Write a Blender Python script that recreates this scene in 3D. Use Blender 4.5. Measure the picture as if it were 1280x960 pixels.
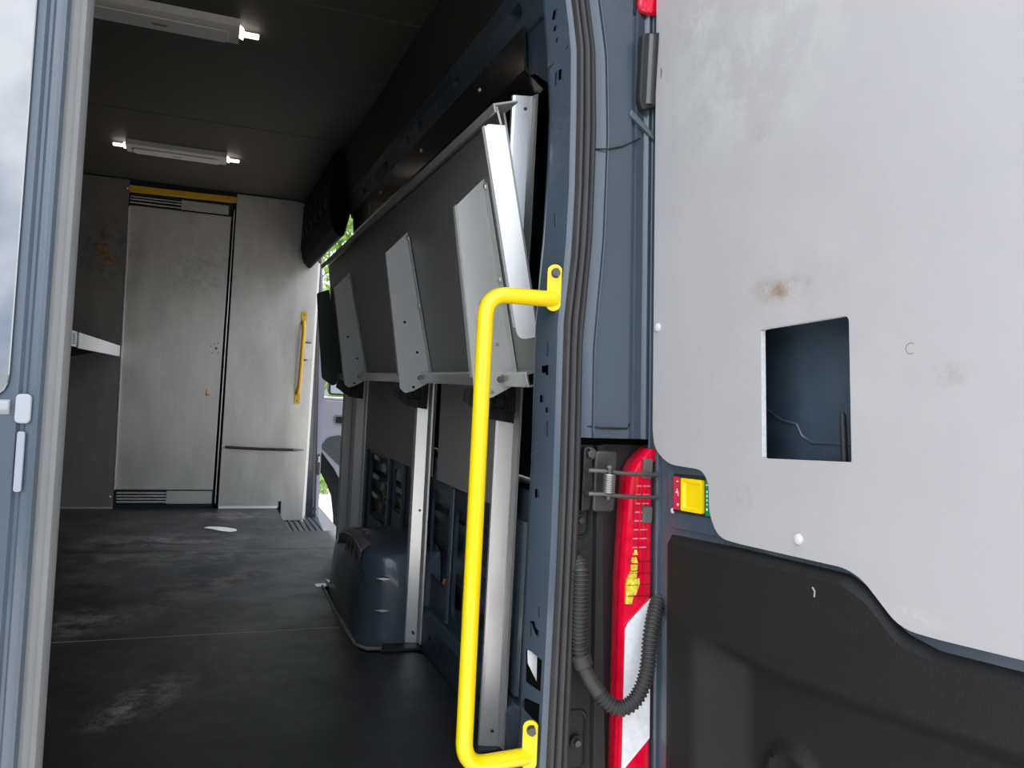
import bpy, bmesh, math, random
from mathutils import Vector as W, Matrix
random.seed(7)
for o in list(bpy.data.objects): bpy.data.objects.remove(o)
S = bpy.context.scene
COL = S.collection

# ------------------------------------------------------------------ camera
cam = bpy.data.cameras.new('camera'); co = bpy.data.objects.new('camera', cam); COL.objects.link(co)
cam.sensor_width = 36.0; cam.lens = 36.0*1010/1280; cam.clip_start = .02; cam.clip_end = 300
rt = W((0.93359594, -0.35454483, 0.05192862)); dn = W((0.05097569, -0.01203416, -0.99862739)); fw = W((0.3546831, 0.93496157, 0.00683813))
M = Matrix((rt, -dn, -fw)).transposed().to_4x4(); M.translation = W((.19, -1.3, .83))
co.matrix_world = M
S.camera = co

# ------------------------------------------------------------------ sky and exposure
wd = bpy.data.worlds.new('overcast_sky'); S.world = wd; wd.use_nodes = True
nt = wd.node_tree; nt.nodes.clear()
def wn(t, **k):
    n = nt.nodes.new(t)
    for a, b in k.items(): setattr(n, a, b)
    return n
wo = wn('ShaderNodeOutputWorld'); bg = wn('ShaderNodeBackground'); tc = wn('ShaderNodeTexCoord')
sep = wn('ShaderNodeSeparateXYZ'); rmp = wn('ShaderNodeValToRGB'); no = wn('ShaderNodeTexNoise'); cr = wn('ShaderNodeValToRGB'); mx = wn('ShaderNodeMix', data_type='RGBA', blend_type='MULTIPLY')
nt.links.new(tc.outputs['Generated'], sep.inputs[0]); nt.links.new(sep.outputs[2], rmp.inputs[0])
e = rmp.color_ramp.elements
e[0].position = 0.0; e[0].color = (.17, .18, .17, 1)
e[1].position = .9; e[1].color = (.95, .98, 1.05, 1)
q = e.new(.09); q.color = (.36, .39, .39, 1)
q = e.new(.16); q.color = (.74, .78, .84, 1)
no.inputs['Scale'].default_value = 2.6; no.inputs['Detail'].default_value = 7; no.inputs['Roughness'].default_value = .62
nt.links.new(tc.outputs['Generated'], no.inputs['Vector']); nt.links.new(no.outputs[0], cr.inputs[0])
cr.color_ramp.elements[0].position = .40; cr.color_ramp.elements[0].color = (.42, .50, .62, 1)
cr.color_ramp.elements[1].position = .58; cr.color_ramp.elements[1].color = (1.15, 1.15, 1.15, 1)
mx.inputs[0].default_value = 1
nt.links.new(rmp.outputs[0], mx.inputs[6]); nt.links.new(cr.outputs[0], mx.inputs[7])
nt.links.new(mx.outputs[2], bg.inputs[0]); nt.links.new(bg.outputs[0], wo.inputs[0])
bg.inputs[1].default_value = 3.0
S.view_settings.view_transform = 'Standard'; S.view_settings.look = 'None'; S.view_settings.gamma = 1
S.view_settings.use_curve_mapping = False
S.view_settings.exposure = 0.0

sun = bpy.data.lights.new('sun', 'SUN'); so = bpy.data.objects.new('sun', sun); COL.objects.link(so)
sun.energy = 4.0; sun.angle = .02; sun.color = (1, .95, .88)
so.rotation_euler = W((math.sin(math.radians(4))*math.cos(math.radians(48)), math.cos(math.radians(4))*math.cos(math.radians(48)), math.sin(math.radians(48)))).to_track_quat('Z', 'Y').to_euler()

# ------------------------------------------------------------------ materials
def hexc(r, g, b):
    f = lambda v: ((v/255+.055)/1.055)**2.4 if v > 10 else v/255/12.92
    return (f(r), f(g), f(b), 1)
def mat(name, col, rough=.5, metal=0., var=.0, vscale=6., bump=0., bscale=40., spec=.5, ior=None, coat=0., emit=None, stretch=None, rvar=0., stains=(), alpha=1., trans=0.):
    m = bpy.data.materials.new(name); m.use_nodes = True
    t = m.node_tree; p = t.nodes['Principled BSDF']
    col = col if len(col) == 4 else (*col, 1)
    p.inputs['Base Color'].default_value = col
    p.inputs['Roughness'].default_value = rough; p.inputs['Metallic'].default_value = metal
    p.inputs['Specular IOR Level'].default_value = spec
    if ior: p.inputs['IOR'].default_value = ior
    p.inputs['Coat Weight'].default_value = coat; p.inputs['Coat Roughness'].default_value = .05
    p.inputs['Transmission Weight'].default_value = trans
    if emit: p.inputs['Emission Color'].default_value = (*emit[:3], 1); p.inputs['Emission Strength'].default_value = emit[3]
    def N(ty, **k):
        n = t.nodes.new(ty)
        for a, b in k.items(): setattr(n, a, b)
        return n
    L = t.links.new
    c = N('ShaderNodeNewGeometry'); vec = c.outputs['Position']
    if stretch:
        mp = N('ShaderNodeMapping'); mp.inputs['Scale'].default_value = stretch; L(vec, mp.inputs[0]); sv = mp.outputs[0]
    else: sv = vec
    out = None
    if var or rvar:
        n = N('ShaderNodeTexNoise'); n.inputs['Scale'].default_value = vscale; n.inputs['Detail'].default_value = 6; n.inputs['Roughness'].default_value = .65
        L(sv, n.inputs['Vector'])
        if var:
            r = N('ShaderNodeValToRGB'); a, b = r.color_ramp.elements
            a.position = .3; b.position = .7
            a.color = tuple(x*(1-var) for x in col[:3])+(1,); b.color = tuple(min(1, x*(1+var)) for x in col[:3])+(1,)
            L(n.outputs[0], r.inputs[0]); out = r.outputs[0]
        if rvar:
            mr = N('ShaderNodeMapRange'); mr.inputs[1].default_value = .3; mr.inputs[2].default_value = .7
            mr.inputs[3].default_value = max(.02, rough-rvar); mr.inputs[4].default_value = min(1, rough+rvar)
            L(n.outputs[0], mr.inputs[0]); L(mr.outputs[0], p.inputs['Roughness'])
    for (pos, rad, scol, strength, nsc) in stains:          # worn or dirty patches with a ragged shape of their own
        mp = N('ShaderNodeMapping', vector_type='TEXTURE'); mp.inputs['Location'].default_value = pos[:3]; mp.inputs['Scale'].default_value = rad
        if len(pos) > 3: mp.inputs['Rotation'].default_value = (0, 0, pos[3])
        L(vec, mp.inputs[0])
        ln = N('ShaderNodeVectorMath', operation='LENGTH'); L(mp.outputs[0], ln.inputs[0])
        m1 = N('ShaderNodeMapRange'); m1.inputs[1].default_value = 1; m1.inputs[2].default_value = .2; L(ln.outputs['Value'], m1.inputs[0])
        n2 = N('ShaderNodeTexNoise'); n2.inputs['Scale'].default_value = nsc; n2.inputs['Detail'].default_value = 8; n2.inputs['Roughness'].default_value = .75; L(vec, n2.inputs['Vector'])
        m2 = N('ShaderNodeMapRange'); m2.inputs[1].default_value = .45; m2.inputs[2].default_value = .68; L(n2.outputs[0], m2.inputs[0])
        mm = N('ShaderNodeMath', operation='MULTIPLY'); L(m1.outputs[0], mm.inputs[0]); L(m2.outputs[0], mm.inputs[1])
        m3 = N('ShaderNodeMath', operation='MULTIPLY'); L(mm.outputs[0], m3.inputs[0]); m3.inputs[1].default_value = strength
        mi = N('ShaderNodeMix', data_type='RGBA'); L(m3.outputs[0], mi.inputs[0])
        if out is None: mi.inputs[6].default_value = col
        else: L(out, mi.inputs[6])
        mi.inputs[7].default_value = scol; out = mi.outputs[2]
    if out is not None: L(out, p.inputs['Base Color'])
    if bump:
        n = N('ShaderNodeTexNoise'); n.inputs['Scale'].default_value = bscale; n.inputs['Detail'].default_value = 4; L(sv, n.inputs['Vector'])
        b = N('ShaderNodeBump'); b.inputs['Strength'].default_value = bump; b.inputs['Distance'].default_value = .002
        L(n.outputs[0], b.inputs['Height']); L(b.outputs[0], p.inputs['Normal'])
    return m
PAINT = mat('body_paint', (.062, .084, .108), .30, coat=.5, var=.06, spec=.6, rvar=.05)
PAINTD = mat('inner_body_paint', (.035, .055, .078), .38, var=.15, vscale=9, spec=.6, stains=(((.0, 0, 1.2), (3, 3, 3), (.20, .21, .22, 1), .12, 22.),))
PAINTL = mat('cab_pillar_paint', (.13, .13, .18), .35, var=.05)
RUBBER = mat('black_rubber', (.045, .042, .042), .55, var=.2, bump=.2)
PLAST = mat('black_plastic', (.018, .018, .018), .5, var=.2, bump=.3, bscale=180)
PLASTD = mat('dull_black_plastic', (.010, .011, .011), .6, var=.2)
GLOSSB = mat('dark_glossy_liner', (.016, .016, .014), .22, spec=.5, var=.2, rvar=.06)
CEILM = mat('ceiling_liner', (.055, .051, .042), .6, var=.08, bump=.15, bscale=60)
COVEM = mat('dark_side_liner', (.030, .029, .026), .6, var=.1)
SC = (.42, .40, .37, 1)
FLOORM = mat('floor_rubber', (.019, .0185, .018), .46, var=.25, vscale=5, bump=.6, bscale=220, rvar=.10, stains=(
    ((.085, .93, 0, 1.05), (.26, .09, .4), (.55, .53, .50, 1), .8, 16.), ((.12, 2.62, 0, .2), (.50, .28, .4), SC, 1., 7.), ((-.20, 1.62, 0, .5), (.36, .22, .4), SC, 1., 8.),
    ((.25, 2.05, 0, .9), (.55, .16, .4), SC, .8, 6.), ((.10, 3.0, 0, .1), (.55, .24, .4), SC, .9, 8.), ((.40, 3.75, 0, .0), (.35, .2, .4), SC, .9, 10.), ((-.24, 2.32, 0, 1.0), (.13, .05, .4), (.36, .19, .08, 1), 1., 5.),
    ((0, 2.4, 0, .4), (1.6, 2.0, .4), (.12, .115, .105, 1), .9, 3.), ((.3, 1.1, 0, .3), (.8, .6, .4), (.10, .095, .09, 1), .5, 14.)))
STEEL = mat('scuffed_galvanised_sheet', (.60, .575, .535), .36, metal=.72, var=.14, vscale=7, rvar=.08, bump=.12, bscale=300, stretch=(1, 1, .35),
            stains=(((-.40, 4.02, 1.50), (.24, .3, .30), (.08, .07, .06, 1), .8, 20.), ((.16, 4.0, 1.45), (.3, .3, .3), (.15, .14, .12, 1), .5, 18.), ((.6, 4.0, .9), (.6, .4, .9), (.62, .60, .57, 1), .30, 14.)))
STEELD = mat('worn_shaded_sheet', (.20, .19, .175), .45, metal=.4, var=.15, vscale=7, rvar=.08, stretch=(1, 1, .4),  # bulkhead sheet with the dim left side's shade put into its colour
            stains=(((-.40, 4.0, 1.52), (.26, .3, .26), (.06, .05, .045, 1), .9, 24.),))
ALU = mat('mill_aluminium', (.76, .75, .73), .27, metal=.75, var=.05, vscale=30, stretch=(1, 1, .04))
ALUB = mat('bright_aluminium', (.90, .90, .90), .42, metal=.25, var=.03)
SHELFM = mat('dull_shelf_sheet', (.27, .265, .25), .42, metal=.45, var=.10, vscale=5, rvar=.08)
GUSS = mat('grey_powder_coat', (.46, .47, .45), .45, var=.03, vscale=5)
GREYP = mat('grey_composite_liner', (.36, .345, .33), .55, var=.05, vscale=4)
WHITE = mat('white_cut_edge', (.85, .85, .84), .5, var=.12, vscale=120)
YEL = mat('yellow_paint', (.98, .70, .0), .28, coat=.4, var=.02)
YELD = mat('dull_yellow_paint', (.62, .36, .015), .4, var=.15)
BOLT = mat('dark_bolt_steel', (.12, .12, .12), .35, metal=.8)
BOLTL = mat('zinc_bolt', (.62, .61, .58), .35, metal=.8)
RIVET = mat('light_grey_plastic', (.62, .62, .62), .35)
RED = mat('red_lens', (.72, .003, .03), .08, coat=.6, var=.25, vscale=45, ior=1.6, emit=(.8, .0, .03, .10))
AMB = mat('amber_reflector', (1.0, .62, .06), .15, coat=.5, var=.45, vscale=90)
CLR = mat('clear_lens', (.92, .91, .92), .10, coat=.8, var=.10, vscale=60)
GREEN = mat('green_plate', (.0, .22, .10), .4)
REDP = mat('red_plate', (.62, .03, .06), .4)
BLACK = mat('black_void', (.004, .004, .004), .9)
LIGHTH = mat('white_lamp_housing', (.60, .58, .54), .5, var=.04)
LAMPE = mat('lit_lamp_end', (1, .95, .9), .3, emit=(1, .88, .80, 3.0))
PAPER = mat('white_paper', (.92, .90, .89), .7, var=.03)
GLASS = mat('dark_tinted_glass', (.010, .012, .015), .03, ior=2.5, spec=.7)
GREYRUB = mat('grey_door_seal', (.17, .17, .165), .45, var=.08)
CABP = mat('grey_cab_trim', (.40, .40, .44), .5, var=.04)
CABD = mat('dark_cab_pocket', (.09, .10, .10), .5)
MIRR = mat('pale_mirror_glass', (.85, .9, .95), .08, metal=.6)
GRND = mat('pale_paving', (.62, .57, .52), .9, var=.15, vscale=4, bump=.5, bscale=30)
GRASS = mat('grass_blades', (.22, .36, .06), .8, var=.5, vscale=20)
LEAF = mat('sunlit_leaf', (.20, .33, .05), .6, var=.6, vscale=2.2)
BARK = mat('bark', (.12, .09, .06), .9, var=.3)
COPPER = mat('orange_wire', (.55, .20, .06), .5)
DIRT = mat('dusty_metal', (.20, .185, .16), .6, var=.4, vscale=20)
PENCIL = mat('dark_mark', (.12, .11, .13), .7)

# ------------------------------------------------------------------ mesh builder
class B:
    def __init__(s): s.v = []; s.f = []; s.m = []
    def add(s, vs, fs, mi=0):
        o = len(s.v); s.v += [W(p) for p in vs]
        for f in fs: s.f.append([o+i for i in f]); s.m.append(mi)
        return s
    def box(s, x0, x1, y0, y1, z0, z1, mi=0):
        v = [(x, y, z) for x in (x0, x1) for y in (y0, y1) for z in (z0, z1)]
        return s.add(v, [(0, 1, 3, 2), (4, 6, 7, 5), (0, 4, 5, 1), (2, 3, 7, 6), (0, 2, 6, 4), (1, 5, 7, 3)], mi)
    def prism(s, pts, off, mi=0, side=None):
        n = len(pts); off = W(off); a = [W(p) for p in pts]; b = [p+off for p in a]
        o = len(s.v); s.v += a+b
        s.f.append([o+i for i in range(n)]); s.m.append(mi); s.f.append([o+n+i for i in reversed(range(n))]); s.m.append(mi)
        for i in range(n):
            j = (i+1) % n; s.f.append([o+i, o+j, o+n+j, o+n+i]); s.m.append(mi if side is None else side)
        return s
    def tube(s, path, r, n=12, mi=0, cap=True):
        P = [W(p) for p in path]; R = r if isinstance(r, (list, tuple)) else [r]*len(P)
        T = []
        for i in range(len(P)):
            a = P[max(0, i-1)]; b = P[min(len(P)-1, i+1)]; T.append((b-a).normalized())
        u = T[0].orthogonal().normalized(); o = len(s.v)
        for i, p in enumerate(P):
            u = (u - T[i]*u.dot(T[i])).normalized(); w = T[i].cross(u)
            for k in range(n):
                a = 2*math.pi*k/n; s.v.append(p+(u*math.cos(a)+w*math.sin(a))*R[i])
        for i in range(len(P)-1):
            for k in range(n):
                k2 = (k+1) % n; s.f.append([o+i*n+k, o+i*n+k2, o+(i+1)*n+k2, o+(i+1)*n+k]); s.m.append(mi)
        if cap:
            s.f.append([o+k for k in reversed(range(n))]); s.m.append(mi)
            l = o+(len(P)-1)*n; s.f.append([l+k for k in range(n)]); s.m.append(mi)
        return s
    def cyl(s, a, b, r, n=14, mi=0): return s.tube([a, b], r, n, mi)
    def dome(s, c, nrm, r, h, n=14, mi=0):
        c = W(c); nr = W(nrm).normalized()
        ks = [(1, 0), (.97, .25), (.8, .65), (.45, .92), (.08, 1)]
        return s.tube([c+nr*h*b-nr*(.0) for a, b in ks], [r*a for a, b in ks], n, mi)
    def loft(s, rings, mi=0, closed=False, caps=False):
        n = len(rings[0]); o = len(s.v)
        for r in rings: s.v += [W(p) for p in r]
        for i in range(len(rings)-1):
            for k in range(n if closed else n-1):
                k2 = (k+1) % n; s.f.append([o+i*n+k, o+i*n+k2, o+(i+1)*n+k2, o+(i+1)*n+k]); s.m.append(mi)
        if caps:
            s.f.append([o+k for k in reversed(range(n))]); s.m.append(mi)
            l = o+(len(rings)-1)*n; s.f.append([l+k for k in range(n)]); s.m.append(mi)
        return s
ROOTS = {}
def base_of(o):
    while o.parent: o = o.parent
    return W(o.location)
def split_parts(name, b, m, parent=None, **k):         # one object for each separate piece
    par = list(range(len(b.v)))
    def fd(i):
        while par[i] != i: par[i] = par[par[i]]; i = par[i]
        return i
    for f in b.f:
        for i in f[1:]: par[fd(i)] = fd(f[0])
    grp = {}
    for f, mi in zip(b.f, b.m): grp.setdefault(fd(f[0]), []).append((f, mi))
    out = []
    for fs in grp.values():
        ids = sorted({i for f, _ in fs for i in f}); mp = {a: n for n, a in enumerate(ids)}
        c = B(); c.add([b.v[i] for i in ids], [[mp[i] for i in f] for f, _ in fs]); c.m = [mi for _, mi in fs]
        out.append(part(name, c, m, parent, **k))
    return out
def part(name, b, m, parent=None, bevel=0, smooth=False, solid=0, label=None, seg=2, recalc=True):
    me = bpy.data.meshes.new(name)
    off = base_of(parent) if parent else W((0, 0, 0))
    me.from_pydata([tuple(v-off) for v in b.v], [], b.f)
    ms = m if isinstance(m, (list, tuple)) else [m]
    for x in ms: me.materials.append(x)
    me.polygons.foreach_set('material_index', b.m)
    if recalc:
        bm = bmesh.new(); bm.from_mesh(me); bmesh.ops.recalc_face_normals(bm, faces=bm.faces[:]); bm.to_mesh(me); bm.free()
    o = bpy.data.objects.new(name, me); COL.objects.link(o)
    if parent: o.parent = parent
    if smooth:
        me.polygons.foreach_set('use_smooth', [True]*len(me.polygons)); me.set_sharp_from_angle(angle=math.radians(38))
    if solid:
        k = o.modifiers.new('thickness', 'SOLIDIFY'); k.thickness = solid; k.offset = 0
    if bevel:
        k = o.modifiers.new('bevel', 'BEVEL'); k.width = bevel; k.segments = seg; k.limit_method = 'ANGLE'; k.angle_limit = math.radians(40)
    if label: o['label'] = label
    me.update()
    return o
def thing(name, label, cat, loc=(0, 0, 0), group=None):
    o = bpy.data.objects.new(name, None); COL.objects.link(o); o.location = loc; o.empty_display_size = .05
    return tag(o, label, cat, group)
def tag(o, label, cat, group=None, kind=None):
    o['label'] = label; o['category'] = cat
    if group: o['group'] = group
    if kind: o['kind'] = kind
    return o
def struct(o): o['kind'] = 'structure'; return o
def cut(o, cutter):                                   # real holes
    c = part('cutter', cutter, BLACK)
    k = o.modifiers.new('holes', 'BOOLEAN'); k.object = c; k.operation = 'DIFFERENCE'; k.solver = 'EXACT'; k.use_self = True
    dg = bpy.context.evaluated_depsgraph_get(); dg.update()
    me = bpy.data.meshes.new_from_object(o.evaluated_get(dg)); old = o.data
    o.modifiers.clear(); o.data = me; me.name = old.name
    bpy.data.meshes.remove(old); cm = c.data; bpy.data.objects.remove(c); bpy.data.meshes.remove(cm)
def copy_tree(o, parent=None):
    c = o.copy(); COL.objects.link(c); c.parent = parent
    for ch in list(o.children): copy_tree(ch, c)
    return c
def rrect(x0, x1, y0, y1, r, n=5):                    # rounded rectangle, 2-D
    out = []
    for cx, cy, a0 in ((x1-r, y1-r, 0), (x0+r, y1-r, 90), (x0+r, y0+r, 180), (x1-r, y0+r, 270)):
        for k in range(n+1):
            a = math.radians(a0+90*k/n); out.append((cx+r*math.cos(a), cy+r*math.sin(a)))
    return out
def rpoly(pts, r, n=5):                               # 2-D polygon with rounded corners; pts = (x, y[, radius])
    out = []; N = len(pts)
    for i in range(N):
        p = W(pts[i][:2]); a = W(pts[i-1][:2]); b = W(pts[(i+1) % N][:2]); rr = pts[i][2] if len(pts[i]) > 2 else r
        d1 = a-p; d2 = b-p; l1 = d1.length; l2 = d2.length
        if rr <= 0: out.append(tuple(p)); continue
        rr = min(rr, l1*.49, l2*.49)
        q1 = p+d1/l1*rr; q2 = p+d2/l2*rr
        for k in range(n+1):
            t = k/n; out.append(tuple(q1*(1-t)**2+p*2*t*(1-t)+q2*t*t))
    return out
def interp(tab, x):
    if x <= tab[0][0]: return tab[0][1]
    for (a, b), (c, d) in zip(tab, tab[1:]):
        if x <= c: return b+(d-b)*(x-a)/(c-a)
    return tab[-1][1]
def arc(path, r, n=8):                                # round the corners of a 3-D path
    P = [W(p) for p in path]; out = [P[0]]
    for i in range(1, len(P)-1):
        a, p, b = P[i-1], P[i], P[i+1]; q1 = p+(a-p).normalized()*r; q2 = p+(b-p).normalized()*r
        for k in range(n+1):
            t = k/n; out.append(q1*(1-t)**2+p*2*t*(1-t)+q2*t*t)
    return out+[P[-1]]
def spline(path, n=10):
    P = [W(p) for p in path]; out = []
    for i in range(len(P)-1):
        p0 = P[max(0, i-1)]; p1 = P[i]; p2 = P[i+1]; p3 = P[min(len(P)-1, i+2)]
        for k in range(n):
            t = k/n
            out.append(.5*((2*p1)+(p2-p0)*t+(2*p0-5*p1+4*p2-p3)*t*t+(3*p1-p0-3*p2+p3)*t**3))
    return out+[P[-1]]
TILT = .08
def ry(z, off=0): return TILT*(z-.83)+off             # the raked rear face of the van

# ================================================================== ground and outside
g = B().box(-14, 22, -12, 40, -.95, -.75)
struct(part('ground', g, GRND))
g = B()
for i in range(5000):
    x = random.uniform(1.5, 9); y = random.uniform(10.0, 12.5); h = random.uniform(.05, .16); a = random.uniform(0, 3.14); d = W((math.cos(a), math.sin(a), 0))*.012; l = W((random.uniform(-.05, .05), random.uniform(-.05, .05), h)); p = W((x, y, -.752))
    g.add([p-d, p+d, p+d*.6+l*.6, p+l, p-d*.6+l*.6], [(0, 1, 2, 3, 4)])
gr = part('lawn_grass', g, GRASS, recalc=False); tag(gr, 'green grass verge beyond the pale paving outside the van', 'grass', kind='stuff')
def tree(x, y, hgt, rad, seed, label):
    rnd = random.Random(seed)
    t = thing('tree', label, 'tree', (x, y, -.75), 'trees outside the side opening')
    b = B().tube([(x, y, -.75), (x+.1, y, 1.0), (x-.05, y+.1, hgt*.55)], [.16, .12, .06], 10)
    for k in range(7):
        a = k*.9; z = .5+k*.28
        b.tube([(x, y, z), (x+math.cos(a)*rad*.5, y+math.sin(a)*rad*.5, z+.6)], [.05, .02], 6)
    part('trunk', b, BARK, t, smooth=True)
    f = B()
    cl = [W((x+rnd.uniform(-1, 1)*rad*.75, y+rnd.uniform(-1, 1)*rad*.75, rnd.uniform(-.2, hgt-.6))) for _ in range(46)]
    for c in cl:
        for _ in range(75):
            d = W((rnd.gauss(0, 1), rnd.gauss(0, 1), rnd.gauss(0, 1))).normalized()*rnd.uniform(.3, .62)*rad*.55
            p = c+d; u = W((rnd.gauss(0, 1), rnd.gauss(0, 1), rnd.gauss(0, 1))).normalized(); w = u.orthogonal().normalized(); s = rnd.uniform(.05, .10)
            f.add([p-u*s*1.5, p-w*s*.6, p+u*s*1.5, p+w*s*.6], [(0, 1, 2, 3)])
    part('foliage', f, LEAF, t, recalc=False)
tree(2.9, 11.6, 5.4, 1.5, 1, 'leafy green tree seen in the gap above the folded shelf, behind the cab')
tree(7.4, 12.2, 5.8, 1.6, 2, 'leafy green tree outside the van, right of the one behind the cab')
tree(3.4, 18.5, 6.2, 1.8, 3, 'leafy green tree farthest behind the cab on the verge')

# ================================================================== body shell: floor, roof, walls
fb = B().box(-.97, .98, .0, 2.72, -.09, -.022).box(-.97, .66, 2.72, 5.6, -.09, -.022).box(.66, 1.0, 2.72, 3.22, -.09, -.022).box(.66, 1.0, 3.22, 5.6, -.16, -.082)
fb.box(-.97, .98, -.05, .0, -.14, -.03)
floor = struct(part('floor', fb, PAINTD))
b = B()
for y0, y1 in ((.02, 1.443), (1.449, 2.748), (2.753, 4.03)):
    b = B()
    if y1 > 4: b.prism([(-.885, y0, -.022), (.9, y0, -.022), (.9, 3.215, -.022), (.655, 3.215, -.022), (.655, y1, -.022), (-.885, y1, -.022)], (0, 0, .022))
    elif y1 > 2.5: b.prism([(-.885, y0, -.022), (.67, y0, -.022), (.665, 2.03, -.022), (.88, 2.05, -.022), (.88, y1, -.022), (-.885, y1, -.022)], (0, 0, .022))
    else: b.prism([(-.885, y0, -.022), (.865, y0, -.022), (.865, 1.10, -.022), (.84, 1.15, -.022), (.70, 1.16, -.022), (.67, 1.22, -.022), (.67, y1, -.022), (-.885, y1, -.022)], (0, 0, .022))
    part('floor_board', b, FLOORM, floor)
part('dusty_joint', B().box(-.885, .66, 1.4435, 1.4485, -.02, -.0005), mat('dust_in_joint', (.62, .58, .52), .9), floor)
b = B()
for k in range(7): b.box(.69+k*.034, .705+k*.034, 3.28, 4.1, -.082, -.074)
split_parts('step_tread', b, RUBBER, floor, bevel=.002)

c = struct(part('ceiling', B().box(-1.0, 1.0, -.02, 5.6, 2.0, 2.03), PAINTD))
for y0, y1 in ((.10, 1.215), (1.222, 2.60), (2.606, 4.03)):
    part('ceiling_panel', B().box(-.78, .775, y0, y1, 1.965, 1.975), CEILM, c, bevel=.002)
part('rear_header', B().prism([(-.86, .0, 2.0), (-.86, .10, 1.97), (-.86, .10, 1.90), (-.86, .07, 1.885)], (1.72, 0, 0)), PAINTD, c)

wl = struct(part('wall_left', B().box(-.99, -.95, .0, 5.6, -.1, 2.0), PAINTD))
part('wall_liner', B().box(-.93, -.905, .15, 4.03, .0, 1.97), COVEM, wl)

# right wall: outer skin, inner pressings with openings, beams
wr = struct(part('wall_right', B().box(1.00, 1.03, .06, 2.70, .60, 2.0).box(1.00, 1.03, 5.62, 6.6, -.5, .6), PAINTD))
part('outer_skin', B().box(.955, 1.03, .11, 2.70, -.5, .595), mat('lightened_body_paint', (.10, .115, .15), .35, coat=.4), wr)  # same body paint, lightened to stand in for light reaching the cavity
b = B().box(.895, .905, .13, 2.72, .0, .60)
pl = part('inner_pressing', b, PAINTD, wr)
cb = B()
for y0, y1, z0, z1, r in ((.22, .40, .16, .50, .04), (.46, .80, .18, .505, .05), (.86, .965, .16, .475, .03), (1.02, 1.23, .22, .50, .05), (1.32, 1.56, .34, .50, .04), (1.66, 1.80, .34, .50, .03), (1.90, 2.28, .25, .52, .05), (2.40, 2.6, .1, .5, .04)):
    cb.prism([(.88, y, z) for y, z in rrect(y0, y1, z0, z1, r)], (.05, 0, 0))
cut(pl, cb)
b = B()
for y, w in ((.43, .05), (.83, .03), (.99, .022), (1.27, .03), (1.61, .03), (1.85, .03), (2.34, .04)):
    b.prism([(.893, y-w/2, .13), (.884, y-w/2+.008, .13), (.884, y+w/2-.008, .13), (.893, y+w/2, .13)], (0, 0, .40))
split_parts('stamped_rib', b, PAINT, wr, bevel=.003)
b = B()
for z in (.10, .20, .30, .385, .47):
    b.prism([(.956, .12, z), (.935, .12, z+.008), (.935, .12, z+.03), (.956, .12, z+.045)], (0, 2.5, 0))
split_parts('skin_swage', b, PAINT, wr)
b = B().prism([(.895, .11, -.02), (.872, .11, -.02), (.866, .11, .10), (.88, .11, .124), (.91, .11, .124), (.91, .11, -.02)], (0, 2.6, 0))
part('lower_beam', b, PAINTD, wr, bevel=.004)
b = B()
for y, z in ((.60, .06), (.72, .055), (.95, .07), (1.08, .06)): b.cyl((.871, y, z), (.866, y, z), .008)
split_parts('body_plug', b, BLACK, wr)
beam = part('upper_beam', B().prism([(.796, .07, 1.76), (.803, .07, 1.70), (.822, .07, 1.632), (.87, .07, 1.62), (.87, .07, 1.76)], (0, 2.65, 0)), PAINTD, wr, bevel=.004)
cb = B()
for y, l, w in ((.43, .062, .016), (.60, .022, .014), (.89, .05, .014), (1.10, .02, .012), (1.31, .05, .015), (1.48, .03, .013), (1.85, .06, .015), (2.05, .03, .014), (2.3, .06, .015), (.345, .012, .008)):
    cb.prism([(.77, y+a, 1.682+c_) for a, c_ in rrect(-l/1.6, l/1.6, -w, w, w*.9)], (.096, 0, 0))
cut(beam, cb)
part('side_liner', B().prism([(.775, .12, 1.965), (.795, .12, 1.738), (.80, .12, 1.738), (.79, .12, 1.965)], (0, 2.6, 0)), COVEM, wr)
cg = part('corner_gusset', B().prism([(.826, .09, 1.70), (.826, .44, 1.70), (.830, .44, 1.545), (.834, .36, 1.53), (.838, .26, 1.47), (.842, .09, 1.43)], (.004, 0, 0)), PAINTD, wr)
part('welded_tab', B().box(.826, .834, .20, .27, 1.515, 1.535), PAINT, cg, bevel=.003)
# behind the beam and liner, keeps the cavity closed
part('roof_side', B().box(.90, 1.0, .1, 2.72, 1.80, 2.0), PAINTD, wr)
# rear wheel arch
b = B(); rings = []
for i, (y, xi, zt) in enumerate(((1.205, .80, .20), (1.215, .755, .262), (1.23, .715, .285), (1.26, .69, .295), (1.32, .68, .305), (1.45, .677, .318), (1.60, .677, .305), (1.75, .68, .275), (1.88, .685, .235), (1.96, .695, .20), (2.0, .72, .17), (2.02, .78, .14))):
    r = .045
    rings.append([(xi-.006, y, -.01), (xi, y, .05), (xi+.004, y, zt*.5), (xi+.008, y, zt-r), (xi+.015, y, zt-r*.45), (xi+.032, y, zt-r*.1), (xi+.05, y, zt), (.84, y, zt+.006), (.93, y, zt+.008)])
b.loft(rings)
n = len(rings[0]); o_ = 0; b.f.append(list(range(n))+[]); b.m.append(0)
b.v += [W((.93, 1.205, -.01))]; b.f[-1].append(len(b.v)-1)
arch = part('wheel_arch', b, PAINT, wr, smooth=True, label='dark blue painted wheel arch')
b = B()
for z in (.115, .215):
    b.prism([(.745+.022*a, 1.212-.006*a, z+.004*c_) for a, c_ in ((-1, .2), (0, 1), (1, .2), (0, -1))], (0, -.006, 0))
split_parts('trim_clip', b, BOLTL, arch)
b = B()
for y in (1.40, 1.47, 1.54):
    b.tube([(.679, y, .24), (.686, y, .283), (.712, y, .312), (.735, y, .318)], .004, 6)
split_parts('arch_seam', b, RUBBER, arch)
ar = []
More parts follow.
